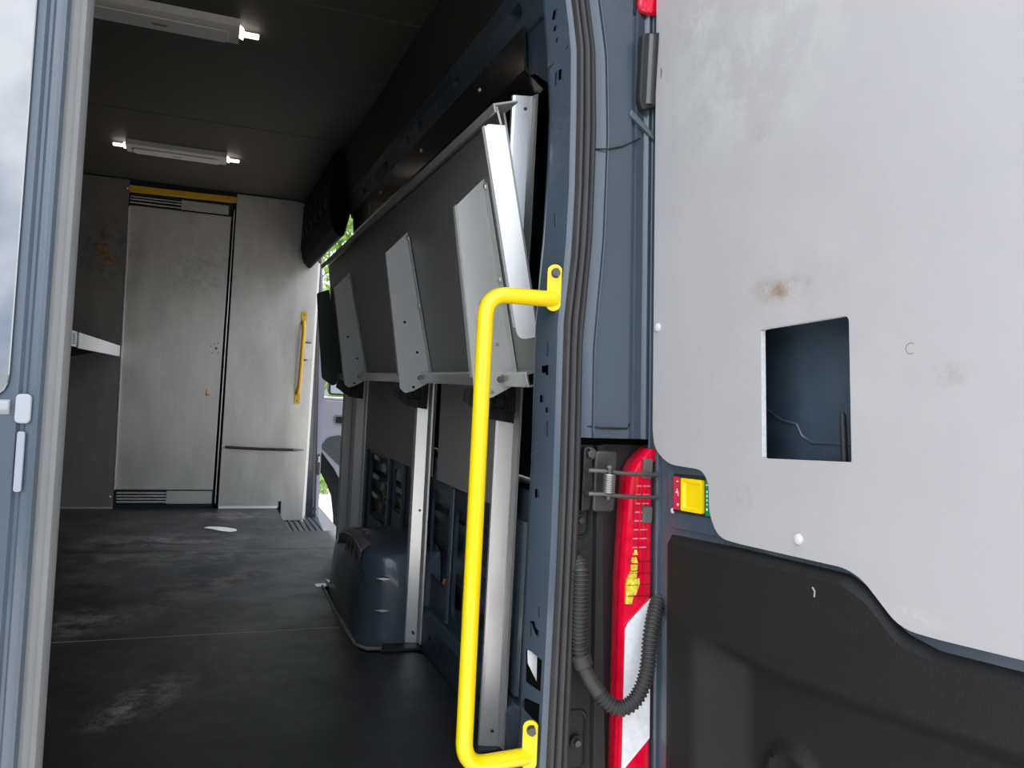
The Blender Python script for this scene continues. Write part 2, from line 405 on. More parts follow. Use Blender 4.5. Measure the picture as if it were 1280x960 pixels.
for y, z in ((1.30, .303), (1.37, .311), (1.45, .319), (1.53, .313), (1.60, .306), (1.68, .292), (1.75, .276)):
    r = .045; xi = .677
    ar.append([(xi+.006, y, z-r-.01), (xi+.012, y, z-r*.45+.002), (xi+.030, y, z-r*.1+.003), (xi+.046, y, z+.002)])
pad = part('arch_pad', B().loft(ar), mat('dusty_mauve_pad', (.13, .105, .105), .6, var=.2), arch, smooth=True, solid=.002)
part('pad_edge', B().tube([W(p[1])+W((-.001, 0, .001)) for p in ar], .0016, 6), mat('pale_pad_edge', (.5, .48, .45), .6), pad)
part('arch_sealant', B().tube([(.862, 1.185, .002), (.76, 1.185, .002), (.70, 1.20, .002), (.674, 1.25, .002), (.668, 1.6, .002), (.672, 2.0, .002)], .006, 6), DIRT, arch)
# cable loom and clutter low in the wall
cl = thing('wire_loom', 'dusty pale cable loom lying in the wall cavity in front of the wheel arch', 'cable', (.93, 2.05, .13))
b = B()
for k in range(5):
    b.tube(spline([(.945+.006*k, 1.70, .34-.01*k), (.93+.01*k, 1.9, .33+.02*k), (.94, 2.05+.02*k, .40-.02*k), (.95, 2.2, .30+.02*k), (.96, 2.32, .18)], 6), .007, 6)
split_parts('cable_strand', b, mat('dusty_cable', (.30, .27, .22), .7, var=.3), cl, smooth=True)
wire = part('copper_wire', B().tube(spline([(.93, 1.16, .22), (.915, 1.14, .16), (.925, 1.12, .10), (.91, 1.10, .03)], 6), .006, 6), COPPER, smooth=True)
tag(wire, 'orange wire hanging in the wall cavity between the two near posts', 'wire')

# ------------------------------------------------------------------ rear pillar, seal and outer corner
FL = [(.0, .728), (.178, .734), (.391, .737), (.727, .748), (.959, .750), (1.108, .761), (1.25, .767), (1.363, .769), (1.489, .759), (1.70, .735), (1.9, .70)]
SL = [(.0, .750), (.198, .759), (.539, .771), (.677, .774), (.958, .777), (1.074, .789), (1.2, .794), (1.351, .7945), (1.461, .793), (1.55, .780), (1.70, .755), (1.9, .71)]
SR = [(.0, .786), (.194, .799), (.501, .807), (.677, .8125), (.913, .813), (1.108, .829), (1.307, .834), (1.458, .829), (1.557, .813), (1.70, .790), (1.9, .745)]
zs = [i*.05-.05 for i in range(40)]
b = B(); rings = []
for z in zs:
    f = interp(FL, z); s = interp(SL, z)-.010
    rings.append([(f-.001, ry(z, .052), z), (s-.003, ry(z, .003), z), (s-.001, ry(z, .006), z), (f+.001, ry(z, .055), z)])
b.loft(rings, closed=True, caps=True)
pil = part('rear_pillar', b, PAINT, wr)
b = B()
for z_ in (0,):
    b.loft([[(interp(SL, z)-.0135, ry(z, .004), z), (interp(SL, z)-.011, ry(z, -.003), z), (interp(SL, z)-.006, ry(z, -.0055), z), (interp(SL, z)+.004, ry(z, -.005), z), (interp(SL, z)+.010, ry(z, .004), z)] for z in zs])
part('pillar_flange', b, PAINT, pil, smooth=True)
b = B().loft([[(interp(FL, z)-.001, ry(z, .050), z), (interp(FL, z)-.0015, ry(z, .058), z), (interp(FL, z)+.002, ry(z, .064), z), (interp(FL, z)+.018, ry(z, .080), z)] for z in zs])
part('pillar_return', b, PAINT, pil, smooth=True)
cb = B()
def pcut(x_, z_, hw, hh, rr):                         # a hole through the pillar's inner face, x_ measured on the plane 25 mm inside
    cb.prism([(x_+a, ry(z_)-.03, z_+c_) for a, c_ in rrect(-hw*.55, hw*.55, -hh, hh, min(hw*.55, hh)*rr, 3)], (.0, .16, 0))
def onface(t, z):                                     # t 0..1 across the face from the inner edge to the seal
    f = interp(FL, z); s = interp(SL, z)-.014; return f+(s-f)*t
for t, z, hw, hh, rr in ((.50, 1.53, .0035, .009, .95), (.47, 1.505, .003, .005, .95), (.46, 1.482, .002, .004, .5), (.35, 1.411, .0018, .013, .5), (.62, 1.416, .003, .010, .95), (.50, 1.143, .0012, .013, .5),
                         (.66, .905, .0012, .013, .5), (.48, .869, .0035, .007, .95), (.72, .868, .003, .009, .2), (.40, .816, .0032, .007, .95), (.76, .797, .0028, .005, .95), (.78, .763, .0012, .013, .5), (.30, .648, .0032, .008, .95),
                         (.75, .448, .0012, .009, .5), (.35, .415, .0012, .013, .5)):
    pcut(onface(t, z), z, hw, hh, rr)
z = .417; x_ = onface(.62, z); cb.prism([(x_+a, ry(z)-.03, z+c_) for a, c_ in rpoly([(-.004, .011), (.0, .013), (.001, .002), (.004, -.003), (.002, -.014), (-.001, -.006)], .001, 2)], (0, .16, 0))
z = .350; x_ = onface(.72, z); cb.prism([(x_+a, ry(z)-.03, z+c_) for a, c_ in rpoly([(-.008, .030), (.009, .018), (.009, -.034), (-.008, -.028)], .004, 3)], (0, .16, 0))
z = .282; x_ = onface(.66, z); cb.prism([(x_+a, ry(z)-.03, z+c_) for a, c_ in rpoly([(-.007, .014), (.009, .016), (.009, -.024), (-.009, -.004)], .004, 3)], (0, .16, 0))
z = .236; cb.prism([(onface(.66, z)+a, ry(z)-.03, z+c_) for a, c_ in rrect(-.0025, .0025, -.007, .007, .002, 3)], (0, .16, 0))
cut(pil, cb)
# lap joint near the top of the pillar
b = B(); z = 1.452
f = interp(FL, z); s = interp(SL, z)-.010
b.tube([(f-.002, ry(z-.018, .052), z-.018), (f+.012, ry(z-.004, .030), z-.004), (s-.004, ry(z+.012, .002), z+.012), (s+.012, ry(z+.013, -.005), z+.013)], .0016, 6)
part('body_seam', b, PLASTD, pil)
# closing web from pillar to the side skin
part('pillar_web', B().loft([[(interp(FL, z)+.014, ry(z, .078), z), (.90, ry(z, .11), z), (1.0, ry(z, .10), z)] for z in zs]), BLACK, wr)
tg = part('paper_label', B().prism([(onface(.9, .35)+a, ry(.35)+.045, .35+c_) for a, c_ in ((-.008, .026), (.010, .022), (.012, -.03), (.002, -.012), (-.006, .002))], (0, .002, 0)), PAPER, smooth=False)
tag(tg, 'white paper label tucked inside the lower opening of the rear pillar', 'label')

b = B(); rings = []
for i in range(115):
    z = -.05+i*.0165; l = interp(SL, z); r = interp(SR, z); w = r-l
    rings.append([(l+w*a, ry(z, -d), z) for a, d in ((0, .0), (.03, .010), (.10, .015), (.2, .016), (.27, .013), (.31, .008), (.36, .012), (.42, .018), (.50, .020), (.57, .018), (.62, .012), (.67, .016), (.75, .020), (.85, .018), (.93, .012), (1, .0))])
b.loft(rings)
ws = part('weatherstrip', b, RUBBER, smooth=True, solid=.001)
tag(ws, 'black ribbed rubber seal running up the right rear pillar', 'seal')

corner = struct(part('trim_1', B().loft([[(interp(SR, z)-.006, ry(z, .004), z), (interp(SR, z)+.004, ry(z, -.002), z), (interp(SR, z)+.021, ry(z, -.0065), z), (interp(SR, z)+.0225, ry(z, -.0125), z), (interp(SR, z)+.024, ry(z, -.0105), z),
    (.888, ry(z, -.006), z), (.909, ry(z, -.003), z), (.912, ry(z, .004), z), (.917, ry(z, .005), z), (.921, ry(z, -.001), z), (.926, ry(z, .001), z), (.939, ry(z, .004), z), (.942, ry(z, .0), z), (.946, ry(z, -.002), z), (.951, ry(z, .002), z), (.985, ry(z, .01), z), (1.015, ry(z, .03), z), (1.03, ry(z, .07), z)]
    for z in [.752+i*.02 for i in range(62)]]), PAINT, smooth=True))
part('crease_line', B().tube([(interp(SR, z)+.0225, ry(z, -.0125), z) for z in [.76+i*.03 for i in range(40)]], .0016, 8), PAINT, corner, smooth=True)
b = B(); z = 1.277
b.tube([(.833, ry(z, -.002), z), (.856, ry(z, -.0155), z), (.888, ry(z+.012, -.0075), z+.012), (.929, ry(z+.032, .0), z+.036)], .0016, 6)
part('panel_joint', b, PLASTD, corner)
b = B().tube([(.825, ry(.772, -.002), .772), (.85, ry(.770, -.015), .770), (.905, ry(.770, -.004), .770), (.916, ry(.778, .004), .778)], .002, 6)
part('lower_joint', b, PLASTD, corner)
b = B().loft([[(x, ry(.752, o_), .752), (x, ry(.752, .10), .745)] for x, o_ in ((.815, .0), (.85, -.014), (.90, -.004), (.95, .0), (1.0, .02))])
part('lower_return', b, PAINT, corner)
# upper hinge recess and door hinge leaf
hg = thing('upper_door_hinge', 'dark steel hinge leaf high beside the open door edge', 'hinge', (.935, ry(1.43), 1.43))
b = B().prism([(a, ry(1.43, -.004), c_) for a, c_ in rpoly([(.917, 1.505), (.955, 1.515), (.955, 1.375), (.925, 1.362), (.917, 1.38)], .006)], (0, -.018, 0))
part('leaf', b, PLAST, hg, bevel=.003)
b = B().cyl((.938, ry(1.43, -.018), 1.375), (.938, ry(1.43, -.018), 1.505), .009)
part('hinge_pin', b, BOLT, hg, smooth=True)
b = B().prism([(.902, ry(1.39, -.001), 1.352), (.955, ry(1.33, -.001), 1.312), (.955, ry(1.33, -.001), 1.322), (.906, ry(1.39, -.001), 1.364)], (0, -.010, 0))
part('hinge_ledge', b, PAINT, hg, bevel=.002)
mk = thing('marker_lamp', 'small red marker lamp at the very top beside the door', 'lamp', (.935, ry(1.62), 1.62))
b = B().prism([(a, ry(1.6, .0), c_) for a, c_ in rrect(.918, .965, 1.556, 1.70, .014)], (0, -.014, 0))
part('lens', b, RED, mk, bevel=.005)
part('bezel', B().prism([(a, ry(1.6, .004), c_) for a, c_ in rrect(.911, .972, 1.549, 1.707, .016)], (0, -.006, 0)), PLASTD, mk, bevel=.002)

# black plastic lower corner behind lamp
b = B().loft([[(.795, ry(z, .004), z), (.805, ry(z, .018), z), (.852, ry(z, .020), z), (.856, ry(z, .012), z), (.868+.03*max(0, .55-z), ry(z, .012), z), (.872+.03*max(0, .55-z), ry(z, .03), z), (.885, ry(z, .05), z), (1.01, ry(z, .05), z)] for z in [-.06+i*.0275 for i in range(30)]])
bk = struct(part('trim_2', b, PLAST, smooth=True))
b = B()
for zc, hh in ((.605, .030), (.225, .05)):
    b.tube([(a, ry(c_, .019), c_) for a, c_ in (rrect(.79, .843, zc-hh, zc+hh, .014)+[rrect(.79, .843, zc-hh, zc+hh, .014)[0]])], .004, 6)
    b.cyl((.823, ry(zc, .02), zc), (.823, ry(zc, .010), zc), .012, 12).cyl((.823, ry(zc, .012), zc), (.823, ry(zc, .004), zc), .006, 6, 1)
part('bolt_recess', b, [PLASTD, BOLT], bk, smooth=True)

# ------------------------------------------------------------------ tail lamp
tl = thing('tail_light', 'tall red tail lamp with amber and clear sections beside the open door', 'lamp', (.94, .0, .1))
def lx(z): return interp([(0., .885), (.19, .891), (.51, .896), (.63, .903), (.68, .907), (.71, .922), (.735, .95)], z)
def lamp_sec(z, d=0, cutl=0):
    x0 = lx(z)+cutl
    return [(x0+.012, ry(z, .045), z), (x0+.001, ry(z, .004-d), z), (x0+.002, ry(z, -.003-d), z), (x0+.006, ry(z, -.009-d), z), (x0+.03, ry(z, -.012-d), z), (max(x0+.032, .953), ry(z, -.011-d), z), (.972, ry(z, .03-d), z), (.98, ry(z, .048), z)]
part('red_lens', B().loft([lamp_sec(.03+i*.0141) for i in range(51)]), RED, tl, smooth=True)
b = B()
for i in range(16):
    z0 = .185+i*.0178; z1 = z0+.0178
def band(zl, zr, x):                                  # slanted height across the lamp
    return zl+(zr-zl)*(x-.905)/.05
xs_ = [.896, .908, .925, .94, .9525]
b = B().loft([[(x+.0*k, ry(.3, -.0135), 0) for x in xs_] for k in range(1)])
b = B(); rings = []
for k in range(13):
    t = k/12; row = []
    for x in xs_:
        lo = .215 if x > .93 else (.197+.018*(x-.905)/.025); lo = band(.185, .232, x); hi = band(.428, .472, x); z = lo+(hi-lo)*t
        row.append((max(x, lx(z)+.007), ry(z, -.0142), z))
    rings.append(row)
b.loft(rings); part('clear_lens', b, CLR, tl, solid=.002)
b = B(); rnd = random.Random(3)
for z0, z1, l0, l1, r0, r1 in ((.462, .476, .004, .004, .016, .020), (.477, .494, .004, .004, .024, .030), (.495, .506, .004, .006, .031, .030), (.507, .518, .008, .012, .024, .026), (.520, .530, .013, .013, .024, .026), (.533, .543, .013, .014, .025, .022), (.547, .556, .015, .018, .024, .022)):
    for k in range(3):
        ta, tb = k/3, (k+1)/3; xa = lx(z0)+.004; q0 = xa+l0+(r0-l0)*ta; q1 = xa+l0+(r0-l0)*tb; p0 = xa+l1+(r1-l1)*ta; p1 = xa+l1+(r1-l1)*tb
        d = rnd.uniform(0, .0012)
        b.prism([(q0, ry(z0, -.0128-d), z0), (q1, ry(z0, -.0132-d), z0), (p1, ry(z1, -.0132), z1), (p0, ry(z1, -.0128), z1)], (0, .003, 0))
split_parts('amber_reflector', b, AMB, tl)
b = B()
for k in range(8):
    z = .560+k*.0155; x0 = lx(z)+.014
    b.cyl((x0+.003, ry(z, -.0125), z), (x0+.012, ry(z, -.0125), z), .0016, 6).cyl((x0+.016, ry(z, -.0125), z), (x0+.030, ry(z, -.0125), z), .0014, 6)
split_parts('prism_strip', b, mat('pale_red_prism', (.9, .22, .28), .2), tl)
b = B()
for x in (.918, .926, .934, .942):
    b.tube([(x, ry(z, -.0128), z) for z in (.465, .50, .55, .60, .66)], .0006, 5)
for z in (.475, .495, .515, .535): b.cyl((lx(z)+.012, ry(z, -.0130), z), (.952, ry(z, -.0126), z), .0006, 5)
split_parts('lens_grid', b, mat('dark_red_line', (.22, 0, .01), .3), tl)
b = B()
for zc, hh in ((.70, .018), (.618, .015)): b.prism([(a, ry(zc, -.010), c_) for a, c_ in rrect(.934, .953, zc-hh, zc+hh, .004)], (0, -.008, 0))
split_parts('fixing_tab', b, mat('grey_tab', (.12, .12, .11), .6), tl, bevel=.002)

# door check: bracket, spring, two rods
dc = thing('door_check_hinge', 'worn dark steel door hinge with coil spring above the tail lamp', 'hinge', (.85, -.03, .68))
part('pillar_bracket', B().prism([(a, ry(.68, .005), c_) for a, c_ in rpoly([(.8165, .735), (.828, .738), (.836, .70), (.838, .66), (.834, .627), (.8165, .622)], .005)], (0, -.016, 0)), PLAST, dc, bevel=.003)
part('back_plate', B().prism([(a, ry(.68, .0), c_) for a, c_ in rrect(.838, .882, .622, .730, .008)], (0, -.012, 0)), mat('greasy_steel', (.085, .08, .075), .4, metal=.5, var=.4, vscale=30), dc, bevel=.004)
b = B()
for z in (.697, .657):
    b.tube([(.818, ry(z, -.030), z), (.845, ry(z, -.036), z), (.885, ry(z, -.036), z-.004), (.956, ry(z, -.030), z-.006)], .0038, 10)
    b.box(.818, .842, ry(z, -.033), ry(z, -.005), z-.003, z+.003)
split_parts('check_rod', b, mat('grey_steel_rod', (.16, .155, .15), .42, metal=.7), dc, smooth=True)
pts = []
for i in range(0, 9*12+1):
    a = 2*math.pi*i/12; pts.append((.855+.009*math.cos(a), ry(.68, -.036)+.009*math.sin(a), .693-i*.033/(9*12)))
part('coil_spring', B().tube(pts, .0021, 6), mat('bright_spring_steel', (.40, .39, .38), .3, metal=.8), dc, smooth=True)
b = B().cyl((.855, ry(.68, -.036), .648), (.855, ry(.68, -.036), .706), .0055)
b.dome((.855, ry(.70, -.036), .703), (0, 0, 1), .008, .006)
part('spring_pin', b, BOLT, dc, smooth=True)
b = B().cyl((.829, ry(.73, .0), .724), (.829, ry(.73, -.022), .724), .008, 6).cyl((.829, ry(.73, -.0), .724), (.829, ry(.73, -.015), .724), .012, 14)
part('bracket_bolt', b, BOLT, dc, bevel=.0015)

# corrugated wiring conduit from pillar to door
path = spline([(.815, .012, .545), (.811, -.040, .530), (.809, -.052, .468), (.810, -.055, .402), (.820, -.062, .360), (.842, -.078, .322), (.869, -.092, .301), (.898, -.098, .314), (.920, -.095, .356), (.934, -.080, .42), (.955, -.060, .46), (.97, -.045, .47)], 14)
hs = thing('wiring_conduit', 'black corrugated wiring conduit looping from pillar to open door', 'hose', (.80, -.02, .53))
L_ = [0]
for a, b_ in zip(path, path[1:]): L_.append(L_[-1]+(b_-a).length)
def along(s):
    for i in range(len(L_)-1):
        if s <= L_[i+1]: return path[i].lerp(path[i+1], (s-L_[i])/(L_[i+1]-L_[i]))
    return path[-1]
smp = []; rad = []; tot = L_[-1]; s = 0
while s < tot:
    smp.append(along(s))
    ph = (s % .0068)/.0068; corr = .0010 if ph < .5 else -.0014
    if s < .045: rad.append(.0125)
    elif .205 < s < .225: rad.append(.0165)
    elif .225 <= s < .275: rad.append(.0125)
    else: rad.append(.0130+corr*1.15)
    s += .0017
part('corrugated_tube', B().tube(smp, rad, 16), mat('conduit_black', (.040, .038, .036), .5, spec=.5), hs, smooth=True)

# ------------------------------------------------------------------ yellow grab handle on the pillar
gh = thing('grab_handle', 'large bright yellow tubular grab handle bolted to the rear pillar', 'handle', (.75, 0, .2))
zt, zb = .996, .212
ap = arc([(.765, ry(zt, .006), zt-.002), (.633, ry(zt, .0), zt-.004), (.614, ry(zb, .0), zb), (.742, ry(zb, .012), zb)], .042, 10)
part('tube_rail', B().tube(ap, .0142, 20), YEL, gh, smooth=True)
for x0, zc, up in ((.7615, 1.012, 1), (.733, .232, 1)):
    pp = [(x0+a*.0105+.003, ry(zc+c_, .004)-a*.004, zc+c_) for a, c_ in rrect(-1, 1, -.035, .042, .0101)]
    pp = [(x0+.0115*math.cos(t), ry(zc, .004)-.006*math.cos(t), zc+(.032 if math.sin(t) > 0 else -.028)+.0115*math.sin(t)) for t in [k*math.pi/10 for k in range(20)]]
    pt = part('mounting_plate', B().prism(pp, (-.003, -.005, 0)), YEL, gh, bevel=.001)
    bz = zc+.028
    bb = B().cyl((x0+.002, ry(bz, .004), bz), (x0-.004, ry(bz, -.013), bz), .0072, 6).cyl((x0+.002, ry(bz, .004), bz), (x0-.001, ry(bz, -.005), bz), .0092, 14)
    part('bolt', bb, BOLT, pt)

# ------------------------------------------------------------------ rear door (right, open) in its own plane
VA = W((0, TILT, 1)).normalized(); a_ = math.radians(7.0)
UA = W((math.sin(a_), -math.cos(a_), 0)); UA = (UA-VA*UA.dot(VA)).normalized()
NA = UA.cross(VA)
if NA.x > 0: NA = -NA                                  # towards the opening
H0 = W((.96, 0, .83))
def dp(t, h, d=0): return H0+UA*t+VA*h+NA*d
def dpoly(pts, d): return [dp(t, h, d) for t, h in pts]
DOORP = mat('grey_door_board', (.455, .44, .435), .42, var=.035, vscale=2.5, spec=.45, rvar=.05, bump=.05, bscale=300, stains=(
    (tuple(dp(.325, .145)), (.07, .08, .028), (.26, .16, .09, 1), 1.0, 22.), (tuple(dp(.25, .52)), (.3, .25, .18), (.60, .60, .56, 1), .8, 10.), (tuple(dp(.285, .40)), (.04, .03, .018), (.22, .21, .20, 1), .9, 40.),
    (tuple(dp(.13, .66)), (.1, .1, .09), (.62, .61, .54, 1), .9, 18.), (tuple(dp(.32, .10)), (.5, .5, .5), (.56, .54, .53, 1), .35, 7.), (tuple(dp(.25, -.17)), (.06, .05, .03), (.25, .24, .23, 1), .5, 30.), (tuple(dp(.53, -.295)), (.07, .06, .012), (.62, .58, .52, 1), 1., 60.), (tuple(dp(.58, .0)), (.05, .05, .02), (.26, .25, .24, 1), .6, 35.)))
rd = thing('open_rear_door', 'open right rear door seen from inside, lined with a large pale grey board', 'door', tuple(dp(.39, -.78, -.03)))
fr = B()
outer = rpoly([(-.012, -.80), (.80, -.80), (.80, 1.10), (-.012, 1.10)], .05)
fr.prism(dpoly(outer, -.001), NA*-.012)
frame = part('door_shell', fr, PAINT, rd)
cb = B(); cb.prism(dpoly(rrect(.20, .70, -.16, .50, .05), .02), NA*-.05)
cb.prism(dpoly(rrect(.10, .76, -.77, -.35, .03), .02), NA*-.05)
cut(frame, cb)
b = B(); n_ = 36
prof = [(-.012, -.012), (-.017, -.020), (-.018, -.055), (-.012, -.060)]
part('door_skin', B().prism(dpoly(outer, -.058), NA*-.004), PAINTD, frame)
b = B()
for i in range(len(outer)):
    p, q_ = outer[i], outer[(i+1) % len(outer)]
    b.add([dp(*p, -.012), dp(*q_, -.012), dp(*q_, -.060), dp(*p, -.060)], [(0, 1, 2, 3)])
part('door_edge', b, PAINT, frame)
# stamped steps along the hinge side of the frame
b = B()
for t0, w, d in ((-.006, .008, .006), (.016, .012, .007)):
    b.prism([dp(t0, -.79, -.002), dp(t0+w*.25, -.79, d), dp(t0+w*.75, -.79, d), dp(t0+w, -.79, -.002)], VA*1.87)
split_parts('edge_swage', b, PAINT, frame, bevel=.002)
b = B()
bp = rpoly([(.050, -.112), (.170, -.126), (.30, -.226), (.30, -.232), (.058, -.222)], .02)
b.prism(dpoly(rpoly([(.048, -.118, .02), (.36, -.128, .01), (.36, -.245, .01), (.052, -.232, .012)], .02), -.002), NA*.004)
part('latch_pressing', b, PAINT, frame, bevel=.003)
# cavity seen through the cut-out: a seam line and the black lock rod
b = B().tube([dp(.20, -.01, -.057), dp(.231, -.030, -.057), dp(.257, -.046, -.057), dp(.289, -.053, -.057), dp(.30, -.072, -.057), dp(.32, -.082, -.057), dp(.50, -.087, -.057)], .0022, 6)
part('inner_seam', b, PAINT, frame, smooth=True)
lr = part('lock_rod', B().tube([dp(.407, -.17, -.025), dp(.4025, -.045, -.025), dp(.402, -.039, -.025)], [.0048, .0048, .002], 12), PLAST, rd, smooth=True)
# grey lining board
pn = rpoly([(.018, 1.02, .03), (.018, -.060, .0), (.024, -.095, .02), (.062, -.122, .03), (.150, -.129, .015), (.167, -.150, .012), (.168, -.200, .02), (.190, -.236, .02), (.232, -.2405, .02), (.435, -.2505, .02), (.462, -.262, .02), (.515, -.313, .03), (.56, -.316, .03), (.79, -.318, .02), (.79, 1.02, .03)], .02)
board = part('lining_board', B().prism(dpoly(pn, .0025), NA*.0095), DOORP, rd)
cb = B(); cb.prism(dpoly(rpoly([(.283, .090, .004), (.4445, .090, .010), (.4465, -.1095, .003), (.285, -.1075, .004)], .004), .03), NA*-.06, side=1)
cut(board, cb)
hole = rpoly([(.2825, .0905, .004), (.445, .0905, .010), (.447, -.110, .003), (.2845, -.108, .004)], .004); b = B()
for i in range(len(hole)):
    p, q_ = W(hole[i]), W(hole[(i+1) % len(hole)])
    b.add([dp(*p, .0118), dp(*q_, .0118), dp(*q_, .003), dp(*p, .003)], [(0, 1, 2, 3)])
part('cut_edge', b, WHITE, board, solid=.0012)
for t, h in ((.031, .124), (.355, -.221), (.03, .80)):
    part('rivet', B().dome(dp(t, h, .012), NA, .0085, .006, 18), RIVET, rd, smooth=True)
part('worn_notch', B().prism(dpoly(rpoly([(.0325, .609), (.0355, .611), (.0355, .596), (.033, .590)], .001, 2), .0105), NA*.002), PENCIL, board)
b = B().tube([dp(.537+.007*math.cos(t*.1), .035+.007*math.sin(t*.1), .0121) for t in range(8, 56, 4)], .00035, 5)
part('pencil_mark', b, PENCIL, board)
# latch placard
pk = part('latch_placard', B().prism(dpoly(rpoly([(.068, -.138), (.205, -.141), (.205, -.208), (.068, -.205)], .005), .001), NA*.004), PLAST, rd, bevel=.001)
part('red_plate', B().prism(dpoly([(.0705, -.143), (.0875, -.1435), (.0875, -.200), (.0705, -.1995)], .0048), NA*.001), REDP, pk, label='red plate with white marks')
part('green_plate', B().prism(dpoly([(.152, -.1455), (.185, -.147), (.185, -.205), (.152, -.2045)], .0048), NA*.001), GREEN, pk, label='green plate with white marks')
b = B()
oq = rpoly([(.095, -.1445), (.149, -.1465), (.149, -.202), (.095, -.200)], .003); iq = rpoly([(.100, -.150), (.144, -.152), (.144, -.197), (.100, -.195)], .003)
b.loft([dpoly(oq, .0045), dpoly(oq, .0105), dpoly(iq, .0105), dpoly([((x-.122)*.86+.122, (y+.173)*.86-.173) for x, y in iq], .0056)], closed=True)
n = len(iq); b.f.append([len(b.v)-n+i for i in range(n)]); b.m.append(0)
part('yellow_catch', b, YEL, pk, label='yellow recessed catch')
b = B()
for t, h, w, l in ((.081, -.151, .004, .002), (.080, -.166, .0015, .004), (.083, -.172, .0012, .008), (.0785, -.170, .003, .003), (.0825, -.191, .004, .004),
                   (.156, -.154, .005, .0016), (.1565, -.165, .0022, .004), (.1565, -.172, .0024, .0045), (.1565, -.179, .0022, .004), (.1565, -.186, .002, .003), (.1565, -.194, .0035, .004), (.164, -.174, .0022, .0035)):
    b.prism(dpoly(rrect(t-w/2, t+w/2, h-l/2, h+l/2, .0004, 1), .0058), NA*.0006)
split_parts('printed_mark', b, PAPER, pk)
part('plug', B().dome(dp(.064, -.203, .002), NA, .005, .003), RIVET, frame, smooth=True)
# black moulded lower trim with a deep pocket
def tri_h(t): return interp([(.06, -.243), (.23, -.247), (.435, -.258), (.47, -.275), (.515, -.318), (.56, -.330), (.79, -.332)], t)
NT, NH = 76, 70
def sm(x): x = max(0, min(1, x)); return x*x*(3-2*x)
def depth(t, h):
    top = tri_h(t); e_ = sm((top-h)/.012)*sm((t-.058)/.012)
    d = -.004+.022*e_
    ledge = -.385-.02*sm((t-.15)/.2)
    p = sm((ledge-h)/.055)*sm((t-.128)/.085)
    d -= .058*p
    r = math.hypot((t-.296)/.062, (h+.600)/.075)
    d += .016*sm((1.05-r)/.35)-.012*sm((.80-r)/.35)
    d += .006*sm((.010-abs(r-.9)*.06)/.01)*0
    return d
b = B()
vs = []
for j in range(NH+1):
    for i in range(NT+1):
        t = .058+(.79-.058)*i/NT; top = tri_h(t); h = top+(-.79-top)*(j/NH)
        vs.append(dp(t, h, depth(t, h)))
b.add(vs, [(j*(NT+1)+i, j*(NT+1)+i+1, (j+1)*(NT+1)+i+1, (j+1)*(NT+1)+i) for j in range(NH) for i in range(NT)])
lt = part('lower_trim', b, mat('black_grained_trim', (.012, .012, .011), .58, var=.15, vscale=6, bump=.35, bscale=260, spec=.32), rd, smooth=True)
b = B()
for k in range(5):
    h = -.565-k*.011; b.tube([dp(.268+.004*k, h-.006, .0), dp(.296, h+.004, .001), dp(.325-.002*k, h-.006, .0)], .0025, 6)
split_parts('pocket_grip', b, PLAST, lt, smooth=True)
part('trim_scratch', B().tube([dp(.385, -.283, .0185), dp(.389, -.288, .0185), dp(.388, -.296, .0185)], .0012, 5), mat('pale_scratch', (.35, .35, .33), .8), lt)

# ------------------------------------------------------------------ left rear door, nearly shut
b_ = math.radians(8.0); UL = W((math.cos(b_), -math.sin(b_), 0)); UL = (UL-VA*UL.dot(VA)).normalized(); NL = VA.cross(UL)
if NL.y > 0: NL = -NL
HL = W((-.96, 0, .83))
def lp(t, h, d=0): return HL+UL*t+VA*h+NL*d
ld = thing('left_rear_door', 'dark blue left rear door at the photo edge, almost shut, mirroring clouds', 'door', tuple(lp(.5, -.85, -.03)))
E_ = .988
prof = [(.0, 0), (.90, .0), (.934, .0), (.9405, -.0015), (.944, -.006), (.948, -.006), (.953, -.001), (.960, .0), (.9645, -.003), (.967, -.012), (.967, -.045), (.0, -.045)]
part('door_panel', B().loft([[lp(t, h, d) for t, d in prof] for h in [-.85+i*.055 for i in range(36)]], closed=True, caps=True), PAINT, ld, smooth=True)
prof = [(.962, -.012), (.972, -.010), (.977, -.013), (.980, -.012), (.985, -.014), (.9885, -.022), (.988, -.034), (.98, -.042), (.964, -.042)]
part('edge_seal', B().loft([[lp(t, h, d) for t, d in prof] for h in [-.84+i*.055 for i in range(35)]], closed=True, caps=True), GREYRUB, ld, smooth=True)
part('window_glass', B().prism([lp(t, h, .0015) for t, h in rpoly([(.12, -.055), (.932, -.055), (.932, .75), (.12, .75)], .03)], NL*.004), GLASS, ld, bevel=.002)
part('window_ledge', B().prism([lp(.1, -.075, 0), lp(.1, -.068, .008), lp(.1, -.058, .008), lp(.1, -.055, 0)], UL*.834), mat('ledge_highlight', (.36, .37, .38), .3), ld, bevel=.002)  # bright highlight along the ledge, painted as a pale colour
part('ledge_end', B().prism([lp(t, h, -.0005) for t, h in rrect(.940, .958, -.085, -.048, .006)], NL*.006), mat('ledge_end_highlight', (.36, .38, .40), .35), ld, bevel=.002)  # highlight at the ledge end, painted as a pale block
part('highlight_streak', B().prism([lp(t, h, -.0005) for t, h in rrect(.944, .953, -.17, -.095, .003)], NL*.004), mat('streak_highlight', (.30, .32, .36), .35), ld, bevel=.001)  # bright vertical streak below the ledge, a highlight painted as a strip

